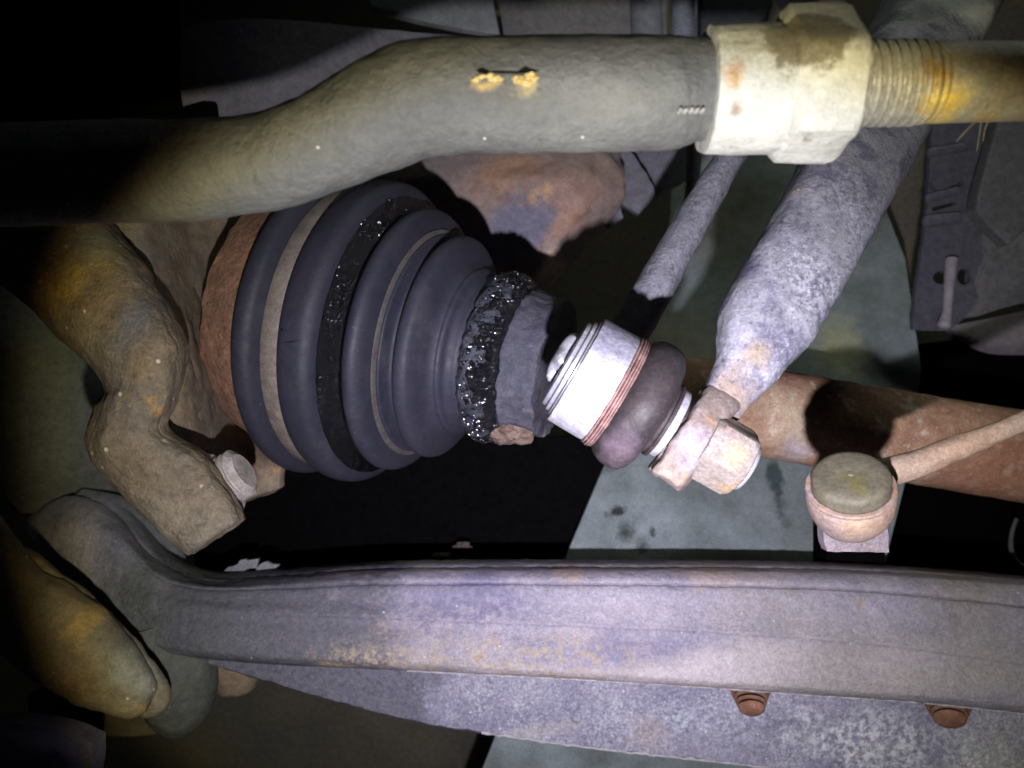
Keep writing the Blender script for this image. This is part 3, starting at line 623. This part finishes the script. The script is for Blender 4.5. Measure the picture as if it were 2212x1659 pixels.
link('washer', *lathe(L0, LX, [L(-4.5, 30), L(-4.5, 112), L(-3, 114), L(-2, 114), L(-2, 30)], 80), m_bright, sl)
link('washer', *lathe(L0, LX, [L(-30, 30), L(-29, 92), L(-26, 100), L(-19, 102), L(-17, 98), L(-17, 30)], 80), m_bright, sl)
# lobed bolt head
seg = 96; rings = []
bb = LX.cross(Vector((0, 0, 1))).normalized(); n2 = bb.cross(LX).normalized()
for t_, r_, lob in [(-28, 52, .05), (-32, 56, .09), (-40, 55, .11), (-47, 50, .12), (-52, 42, .10), (-55, 30, .06), (-56, 12, 0), (-56, 2, 0)]:
    R = []
    for j in range(seg):
        a = 2 * math.pi * j / seg
        r = r_ * (1 + lob * 1.4 * math.cos(6 * a + t_ * .05)) * lk
        R.append(L0 - bb * (8 * lk) + LX * (t_ * lk) + bb * (math.cos(a) * r) + n2 * (math.sin(a) * r))
    rings.append(R)
V, F = ringmesh(rings); link('bolt_head', V, F, m_bright, sl)
for k, (t0, t1, rr) in enumerate(((87.5, 92.5, 130), (94.5, 99, 132), (100.5, 105, 131), (106.5, 110, 129))):
    link('retaining_ring', *lathe(L0, LX, [L(t0, 60), L(t0, rr - 2), L(t0 + 1, rr), L(t1 - 1, rr), L(t1, rr - 2), L(t1, 60)], 90, rn=.006, rscale=5), m_cop, sl, jit=.00015, jscale=400)
bp_ = [(110, 100), (110, 118), (113, 127), (124, 139), (138, 146), (156, 149), (172, 148), (186, 140), (196, 126), (201, 108), (203, 92), (206, 88)]
link('bushing', *lathe(L0, LX, [L(a, b_) for a, b_ in crs(bp_, 4)], 96, rn=.012, rscale=2), m_bush, sl, jit=.0003, jscale=120)
link('bushing_lip', *lathe(L0, LX, [L(200, 60), L(202, 88), L(208, 88), L(209, 82), L(213, 82), L(215, 87), L(222, 87), L(223, 50)], 80, rn=.01), m_bush, sl)
link('spacer_washer', *lathe(L0, LX, [L(222, 30), L(222, 76), L(224, 79), L(238, 79), L(240, 76), L(240, 30)], 80), m_sil, sl)
link('stud', *lathe(L0 + Vector((0, 0, -.006)), LX, [L(235, 26), L(395, 26), L(398, 22), L(399, 5)], 48), m_bush, sl)
# nut on far side of the eye
NA = L0 + LX * (338 * lk)
def hexr(A, d, t, R, rnd, ph): 
    d = d.normalized(); b = d.cross(Vector((0, 0, 1))).normalized(); nn = b.cross(d).normalized(); o = []
    for j in range(96):
        a = 2 * math.pi * j / 96
        k = (a - ph + math.pi / 6) % (math.pi / 3) - math.pi / 6
        rh = R * math.cos(math.pi / 6) / math.cos(math.pi / 6 - abs(k)); rr = min(rh, R * rnd)
        o.append(A + d * t + b * (math.cos(a) * rr) + nn * (math.sin(a) * rr))
    return o
m_nut2 = material('nut_weathered', (0.25, 0.205, 0.17), (0.31, 0.285, 0.28), .5, 80, rust=(0.36, 0.24, 0.14), rust_amt=.35, rust_scale=90, specks=(.7, .62, .52), speck_amt=.5, rough=.5, bump=.6, bump_scale=380, metal=.1,
    blobs=[((1590, 985, .22), 36, (0.50, 0.37, 0.20), .7, .8), ((1575, 925, .225), 26, (0.24, 0.17, 0.14), .8, .8)])
rings = [hexr(NA, LX, t * lk, R * lk, rd, math.radians(72)) for t, R, rd in [(-24, 74, .9), (-18, 78, .92), (-10, 81, .985), (60, 81, .985), (72, 77, .94), (76, 70, .9), (77, 40, .9)]]
V, F = ringmesh(rings); link('nut', V, F, m_nut2, sl, jit=.0003, jscale=170, auto=22)
link('stud_tip', *lathe(L0, LX, [L(410, 20), L(411, 54), L(418, 56), L(424, 52), L(426, 20)], 48), m_sil, sl)
# ================================================================ radius arm: tube + flattened eye
m_tube = material('tube_paint', (0.245, 0.24, 0.28), (0.30, 0.295, 0.33), .6, 34, rust=(0.15, 0.145, 0.195), rust_amt=.55, rust_scale=75, specks=(0.42, 0.41, 0.48), speck_amt=.7, speck_scale=900, pit=.5, pit_scale=520,
    rough=.6, bump=.4, bump_scale=500, dots=(.9, .88, .95), dot_scale=240, dot_size=.07,
    blobs=[((1640, 760, .23), 36, (0.45, 0.34, 0.20), .7, .8), ((2070, 40, .37), 120, (0.75, 0.75, 0.73), .95, .6, (1.2, .7)), ((1700, 600, .25), 140, (0.52, 0.51, 0.60), .8, .9, (.7, 1.6), -28, 520), ((1800, 420, .26), 170, (0.13, 0.125, 0.18), .8, .9, (.7, 1.4), -28, 480), ((1730, 400, .25), 16, (0.30, 0.24, 0.18), .9, .5, (.7, 1.3)), ((1590, 560, .25), 60, (0.17, 0.16, 0.27), .75, .8, (.5, 2.8), -28), ((1640, 480, .25), 50, (0.2, 0.19, 0.28), .7, .8, (.4, 3), -28),  # white corrosion at the top also lifts brightness where the torch fades
           ((1590, 850, .23), 75, (0.22, 0.165, 0.13), .95, .6), ((1640, 770, .23), 45, (0.27, 0.21, 0.17), .6, .8)])
ra = thing('radius_arm', W(1750, 500, .26), 'speckled lilac-grey tubular arm running diagonally from top right', 'suspension arm')
V, F = loft([(2110, -140, 114, .405), (2035, 0, 111, .39), (1950, 161, 106, .335), (1822, 398, 101, .272), (1749, 533, 101, .257), (1680, 650, 102, .247), (1652, 702, 99, .2435), (1632, 744, 85, .241), (1619, 776, 74, .2395), (1603, 806, 62, .2385), (1583, 836, 55, .2383), (1561, 868, 50, .2392), (1540, 900, 44, .242)], seg=96, n=9, depth=.75, power=3.0)
link('tube', V, F, m_tube, ra, jit=.00045, jscale=150)
V, F = swell([(1566, 770, 1652, 796), (1552, 800, 1640, 828), (1528, 835, 1606, 872), (1500, 876, 1568, 920), (1476, 911, 1541, 957), (1450, 950, 1515, 997), (1424, 988, 1492, 1034), (1407, 1012, 1474, 1053), (1418, 1028, 1464, 1060)],
             [.268, .2545, .2420, .2345, .231, .230, .229, .229, .231], [.006, .0085, .0095, .008, .007, .0065, .006, .0055, .004], .005, nu=10, nv=5, wob=.0006, wsc=230, p=4.5)
link('eye', V, F, m_link, ra, jit=.0004, jscale=170, auto=60)
# ================================================================ second rod behind
m_rod = material('rod_grey', (0.135, 0.133, 0.155), (0.19, 0.186, 0.21), .5, 50, specks=(.34, .33, .40), speck_amt=.6, pit=.5, pit_scale=340, rough=.6, bump=.9, bump_scale=450)
V, F = loft([(1700, 110, 30, .315), (1640, 220, 30, .314), (1572, 345, 32, .312), (1478, 508, 38, .308), (1393, 660, 42, .304), (1312, 800, 44, .302), (1266, 880, 44, .30)], seg=48, n=8)
link('brake_pipe_rod', V, F, m_rod, None, label='slim rough grey bar slanting down behind the silver link housing', cat='bar', jit=.0006, jscale=210)
V, F = loft([(1520, 560, 40, .42), (1480, 640, 38, .42), (1440, 720, 34, .42)], seg=32, n=8, cap1=.5)
# ================================================================ ball joint with cap (right)
m_cap = material('cap_dusty', (0.135, 0.12, 0.08), (0.115, 0.105, 0.085), .5, 40, rough=.6, bump=.2, bump_scale=600, blobs=[((1858, 1045, .22), 34, (0.17, 0.15, 0.05), .8, .9), ((1840, 1032, .22), 7, (0.30, 0.26, 0.17), .5, .5)])
m_ball = material('ball_housing', (0.30, 0.20, 0.145), (0.26, 0.21, 0.20), .6, 60, rust=(0.36, 0.24, 0.13), rust_amt=.3, rust_scale=80, specks=(0.42, 0.34, 0.30), speck_amt=.4, rough=.65, bump=.4, bump_scale=450,
    blobs=[((1840, 1085, .22), 70, (0.27, 0.225, 0.24), .7, .8, (1.3, .3)), ((1840, 1130, .23), 60, (0.42, 0.28, 0.16), .6, .8, (1.2, .5))])
bj = thing('tie_rod_end', W(1840, 1060, .23), 'round ball joint with dusty olive cap and thin rusty rod at right', 'ball joint')
BD = .234; bk = K * BD
cap_c = W(1838, 1030, BD - .006)
vdir = (Vector((0, 0, HC)) - cap_c).normalized(); upv = Vector((0, 1, 0)); upv = (upv - vdir * upv.dot(vdir)).normalized()
BX = (upv * .72 + vdir * .69).normalized()
def B(t_, r_): return (t_ * bk, r_ * bk)
link('cap', *lathe(cap_c, BX, [B(-34, 72), B(-30, 79), B(-8, 80), B(-2, 79), B(3, 76), B(7, 69), B(8.5, 60), B(9.5, 40), B(10, 16), B(8.6, 9), B(8.4, 7), B(10.6, 5), B(10.8, 1)], 80), m_cap, bj)
link('housing', *lathe(cap_c, BX, [B(-138, 40), B(-134, 60), B(-126, 70), B(-108, 80), B(-90, 87), B(-70, 91), B(-48, 91), B(-42, 87), B(-37, 88), B(-32, 92), B(-27, 90), B(-26, 82), B(-31, 78)], 80, rn=.006), m_ball, bj, jit=.0003, jscale=160)
V, F = relief([[(1805, 1085, .262), (1850, 1085, .262), (1890, 1085, .262)], [(1782, 1112, .258), (1850, 1112, .257), (1914, 1112, .258)], [(1778, 1150, .256), (1850, 1150, .255), (1918, 1150, .256)], [(1786, 1192, .2565), (1850, 1192, .256), (1920, 1194, .2565)]], .005, wob=.0003, wsc=300)
link('mount', V, F, material('mount_lilac', (0.22, 0.18, 0.20), (0.26, 0.21, 0.19), .5, 60, rust=(.34, .22, .16), rust_amt=.3, specks=(.5, .46, .5), speck_amt=.5, rough=.6, bump=.4), bj, auto=50)
V, F = plate([(1787, 1150), (1913, 1150), (1913, 1262), (1787, 1262)], .405, .02)
link('black_plate', V, F, m_black, bj, bevel=.001)  # flat black plate filling the space below the mount
V, F = loft([(1880, 1030, 34, .246), (1925, 1018, 32, .246), (1990, 998, 29, .245), (2080, 963, 26, .243), (2150, 935, 23, .241), (2212, 908, 21, .239), (2330, 855, 20, .236), (2700, 690, 20, .232)], seg=40, n=8)
link('rod', V, F, material('rod_tan', (0.36, 0.24, 0.165), (0.34, 0.27, 0.22), .5, 60, specks=(.5, .4, .3), speck_amt=.4, rust=(.36, .17, .1), rust_amt=.3, rough=.65, bump=.5), bj, jit=.0003, jscale=150)
# ================================================================ rusty bracket behind boot, upper centre
m_brk = material('bracket_rust', (0.21, 0.165, 0.15), (0.165, 0.14, 0.145), .4, 26, rough=.8, bump=.5, bump_scale=300, pit=.2, pit_scale=80, dots=(.5, .42, .4), dot_scale=130, dot_size=.07, fine=.3,
    blobs=[((1240, 420, .46), 115, (0.31, 0.195, 0.15), .85, .6), ((1090, 385, .46), 70, (0.34, 0.20, 0.12), .9, .6, (1.5, .8), -15), ((1170, 430, .46), 36, (0.52, 0.33, 0.17), .8, .7, (1.3, .6), -35), ((1230, 480, .46), 60, (0.33, 0.20, 0.14), .8, .7, (1.5, .6), -40),
           ((1190, 580, .46), 45, (0.50, 0.36, 0.26), .9, .6, (.8, 1.2)), ((1110, 490, .45), 75, (0.145, 0.14, 0.185), .95, .4, (1.5, .9), -40), ((1250, 360, .46), 90, (0.24, 0.18, 0.14), .7, .9, (1.3, .4))])
V, F = relief([[(820, 230, .50), (960, 230, .48), (1100, 230, .47), (1230, 230, .47), (1320, 250, .48)],
               [(850, 330, .48), (960, 330, .465), (1100, 340, .455), (1240, 335, .452), (1345, 345, .47)],
               [(860, 420, .47), (980, 400, .458), (1080, 395, .448), (1230, 390, .442), (1352, 400, .465)],
               [(880, 500, .47), (1000, 470, .460), (1110, 450, .454), (1240, 440, .446), (1350, 432, .465)],
               [(930, 600, .47), (1040, 560, .462), (1130, 520, .456), (1230, 490, .452), (1310, 480, .468)],
               [(980, 680, .47), (1080, 650, .465), (1150, 600, .460), (1215, 545, .460), (1275, 515, .472)],
               [(1040, 720, .48), (1110, 690, .475), (1160, 640, .470), (1200, 600, .470), (1240, 560, .480)]], .014, nu=12, nv=10, wob=.0012, wsc=110)
link('caliper_bracket', V, F, m_brk, None, label='lumpy rust-patched cast bracket behind the boot under the tie rod', cat='bracket', jit=.0010, jscale=110, auto=60)
m_sub = material('subframe_grey', (0.155, 0.15, 0.175), (0.12, 0.12, 0.135), .5, 22, rough=.7, bump=.35, bump_scale=260, dots=(.45, .45, .5), dot_scale=120, dot_size=.06, pit=.15)
V, F = plate(jag([(1300, 300), (1345, 300), (1412, 400), (1418, 432), (1380, 462), (1340, 440), (1345, 470), (1320, 490), (1280, 480)], 14, 5), .50, .006)
link('bracket_tab', V, F, m_sub, None, smooth=False, label='small jagged grey tab beside the rusty bracket', cat='tab')
V, F = plate([(1350, 280), (1500, 280), (1500, 380), (1415, 425), (1390, 380)], .535, .006)
link('gusset', V, F, m_sub, None, smooth=False, label='flat dark grey gusset under the tie rod neck', cat='gusset')
V, F = loft([(1510, -40, 17, .52), (1505, 150, 17, .52), (1500, 320, 16, .52), (1494, 420, 14, .52), (1480, 480, 13, .52)], seg=24, n=6)
link('cable', V, F, m_sub, None, label='thin grey cable hanging down behind the tie rod neck', cat='cable')
# ================================================================ upper background: subframe pieces
m_pan = material('panel_grey', (0.20, 0.19, 0.23), (0.16, 0.155, 0.175), .5, 18, rough=.7, bump=.3, bump_scale=240, dots=(.5, .5, .5), dot_scale=110, dot_size=.06, pit=.12)
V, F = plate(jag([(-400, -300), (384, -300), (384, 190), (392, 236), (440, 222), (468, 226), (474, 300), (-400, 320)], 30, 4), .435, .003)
link('corner_dark_sheet', V, F, m_black, None, smooth=False, label='black sheet added to keep the top left corner dark', cat='sheet')  # added black sheet covers the lit floor left of the inner panel
V, F = relief([[(340, 60, .45), (560, 40, .45), (800, 60, .48), (1100, 90, .53)], [(330, 190, .45), (560, 170, .45), (800, 150, .48), (1180, 160, .53)], [(330, 300, .45), (560, 300, .45), (800, 300, .48), (1180, 300, .53)]], .006, wob=.0006, wsc=60)
link('inner_panel', V, F, m_pan, None, label='curved purple-grey inner panel behind the bend of the tie rod', cat='panel')
V, F = plate([(775, -120), (1040, -120), (1080, 74), (1020, 66), (900, 42), (800, 16)], .50, .008)
link('crossmember', V, F, material('cross_grey', (0.30, 0.31, 0.34), (0.22, 0.225, 0.24), .6, 20, rough=.65, bump=.25), None, smooth=False, label='blue-grey crossmember edge at the top above the bend', cat='crossmember', bevel=.001)
V, F = relief([[(1070, -120, .50), (1150, -120, .495), (1240, -120, .50), (1330, -120, .51), (1440, -120, .505)], [(1078, 0, .50), (1150, 0, .492), (1240, 0, .50), (1330, 0, .51), (1440, 0, .505)], [(1090, 85, .50), (1160, 88, .492), (1240, 92, .50), (1330, 100, .51), (1440, 100, .505)]], .006)
link('heat_shield', V, F, material('shield_dark', (0.22, 0.21, 0.21), (0.16, 0.155, 0.16), .5, 20, rough=.6, bump=.2), None, label='wavy dark heat shield above the middle of the tie rod', cat='shield')
# corrugated hose
rings = []; m_hose = material('hose_blue', (0.28, 0.30, 0.36), rough=.55, bump=.15)
def hose(u, r, D, v0=-60, v1=110, pit_=9):
    L_ = []
    v = v0
    while v < v1:
        L_ += [(u + 4, v, r, D), (u + 4, v + pit_ * .45, r, D), (u + 4, v + pit_ * .55, r * .86, D), (u + 4, v + pit_ * .9, r * .86, D)]; v += pit_
    return loft(L_, seg=32, spline=False)
V, F = hose(1472, 24, .46); link('corrugated_hose', V, F, m_hose, None, label='corrugated blue-grey hose rising beside the locknut collar', cat='hose', auto=20)
V, F = loft([(1392, -60, 34, .49), (1396, 40, 34, .49), (1400, 130, 34, .49)], seg=32)
link('drain_tube', V, F, material('tube_slate', (0.24, 0.25, 0.28), rough=.55, bump=.2), None, label='smooth slate tube at the top between shield and corrugated hose', cat='tube')
V, F = plate([(1515, -100), (1705, -100), (1640, 95), (1515, 95)], .45, .01)
link('bush_bracket', V, F, material('slate_dark', (0.055, 0.062, 0.075), (.04, .045, .05), .5, 30, rough=.7), None, smooth=False, label='dark slate bracket behind the collar at the top', cat='bracket', bevel=.001)
V, F = loft([(1680, -60, 34, .30), (1712, -6, 34, .30), (1760, 8, 24, .30)], seg=24)
link('grey_clip', V, F, m_sil, None, label='bright clip peeking over the top of the locknut', cat='clip')
# ================================================================ right background
m_rb = material('right_bracket', (0.10, 0.10, 0.125), (0.07, 0.07, 0.09), .5, 24, rough=.7, bump=.35, bump_scale=280, pit=.12, specks=(.27, .26, .3), speck_amt=.3)
sb = thing('slotted_bracket', W(2060, 480, .50), 'grey slotted bracket with punched louvres hanging at the right', 'bracket')
def holed(outer, holes, D, th):
    import mathutils
    loops = [[Vector((u, v, 0)) for u, v in outer]] + [[Vector((u, v, 0)) for u, v in h] for h in holes]
    tri = mathutils.geometry.tessellate_polygon(loops)
    pts = [p for l in loops for p in l]; n = len(pts)
    V = [W(p.x, p.y, D) for p in pts]; V += [q + Vector((0, 0, -th)) for q in V]
    F = [tuple(t) for t in tri] + [tuple(i + n for i in t)[::-1] for t in tri]
    k = 0
    for l in loops:
        m = len(l)
        for i in range(m): F.append((k + i, k + (i + 1) % m, n + k + (i + 1) % m, n + k + i))
        k += m
    return V, F
def circ(u, v, a, b, n=20): return [(u + a * math.cos(2 * math.pi * i / n), v + b * math.sin(2 * math.pi * i / n)) for i in range(n)]
outer = jag([(2016, 240), (2132, 240), (2124, 420), (2122, 545), (2128, 560), (2118, 640), (2090, 680), (2050, 715), (1972, 712), (1976, 640), (2000, 480)], 20, 3)
V, F = holed(outer, [circ(2032, 600, 17, 14), circ(2082, 598, 15, 18), [(2012, 448), (2064, 436), (2068, 441), (2016, 457)], [(2010, 392), (2025, 415), (2080, 392), (2082, 400), (2030, 424), (2008, 405)]], .50, .004)
link('plate', V, F, m_rb, sb, smooth=False)
for (a, b, c, d, h) in ((2008, 330, 2080, 318, 10), (2004, 428, 2068, 412, 9), (2000, 478, 2068, 470, 13)):
    V, F = loft(pairs([(a, b - h, a - 2, b + h), ((a + c) / 2, (b + d) / 2 - h, (a + c) / 2, (b + d) / 2 + h), (c, d - h, c + 2, d + h)], .496), depth=.8, cap0=.5, cap1=.5, seg=24)
    link('louvre', V, F, m_rb, sb)
V, F = loft([(2056, 560, 13, .492), (2050, 620, 11, .488), (2046, 670, 10, .486), (2040, 702, 14, .484)], seg=20, cap1=.6)
link('strap', V, F, material('strap_pale', (0.34, 0.30, 0.34), rough=.6), sb)
m_rp = material('right_casting', (0.15, 0.146, 0.155), (0.10, 0.097, 0.105), .5, 26, rough=.75, bump=.4, bump_scale=260, pit=.15)
V, F = plate([(2168, 200), (2300, 200), (2300, 470), (2212, 500), (2182, 530), (2144, 494), (2109, 454), (2115, 414), (2155, 270)], .47, .012)
link('hanger_plate', V, F, m_rp, None, smooth=False, label='pale-edged grey hanger plate at the right edge below the thread', cat='plate', bevel=.0016)
V, F = relief([[(2120, 500, .505), (2200, 480, .50), (2330, 470, .50)], [(2105, 600, .50), (2200, 590, .492), (2330, 570, .49)], [(2075, 690, .505), (2190, 660, .50), (2330, 620, .50)]], .01, wob=.0012, wsc=70)
link('mount_casting', V, F, m_rp, None, label='rough grey casting at the right edge beside the slotted bracket', cat='casting', jit=.001, jscale=90)
V, F = relief([[(2050, 705, .56), (2130, 690, .56), (2330, 650, .56)], [(2075, 735, .56), (2150, 745, .555), (2330, 740, .56)], [(2100, 752, .56), (2160, 766, .56), (2330, 765, .56)]], .008)
link('lower_tab', V, F, material('tab_pink', (0.30, 0.26, 0.29), (.2, .18, .2), .5, 40, rough=.7), None, label='dim pinkish tab just below the right-hand casting', cat='tab')
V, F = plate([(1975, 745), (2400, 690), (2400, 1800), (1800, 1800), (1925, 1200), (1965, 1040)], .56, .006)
link('rear_dark_sheet', V, F, m_black, None, smooth=False, label='black sheet added to fill the dark at the right behind the shaft', cat='shield')  # added black sheet stands for the darkness right of the board
for k, (pts, lab) in enumerate((([(2108, 262, 3.2, .30), (2085, 285, 3, .30), (2066, 306, 2.2, .30)], 'longest pale grass blade hanging under the thread, curving left'), ([(2120, 262, 3, .30), (2116, 290, 2.6, .30), (2110, 326, 1.8, .30)], 'middle pale grass blade hanging straight under the thread'), ([(2135, 262, 3, .30), (2128, 280, 2.6, .30), (2124, 305, 1.8, .30)], 'short pale grass blade, right of the other two blades'))):
    V, F = loft(pts, seg=10, n=6, depth=.4); link('grass_blade', V, F, material('straw%d' % k, (0.16, 0.14, 0.10), rough=.8), None, label=lab, cat='grass', group='dry grass blades caught under the thread')
V, F = loft([(2196, 1120, 4, .50), (2186, 1150, 4.5, .50), (2184, 1185, 5, .50), (2196, 1212, 4, .50), (2212, 1222, 3, .50)], seg=12, n=8)
link('wire', V, F, material('wire_grey', (0.10, 0.10, 0.10), rough=.7), None, label='thin curled grey wire in the dark at right above the arm', cat='wire')
# torn foil + small clips in the dark
m_foil = material('foil_grey', (0.20, 0.20, 0.225), (0.28, 0.28, 0.3), .5, 90, rough=.6, bump=.6)
V, F = merge([plate(jag([(466, 1242), (500, 1222), (520, 1212), (560, 1208), (552, 1225), (520, 1236), (495, 1246)], 8, 5, .2), .40, .002), plate(jag([(540, 1240), (556, 1226), (570, 1214), (604, 1222), (590, 1234), (566, 1240)], 8, 5, .2), .40, .002)])
link('torn_foil', V, F, m_foil, None, smooth=False, label='torn scrap of grey foil lying behind the control arm', cat='foil')
V, F = merge([lump(W(958, 1200, .45), .007, .0016, .002, 1, .4), lump(W(1000, 1180, .45), .005, .0022, .002, 4, .5)])
link('spring_clip', V, F, material('clip_dim', (0.07, 0.055, 0.05), rough=.7), None, label='faint spring clip in the dark above the control arm', cat='clip')
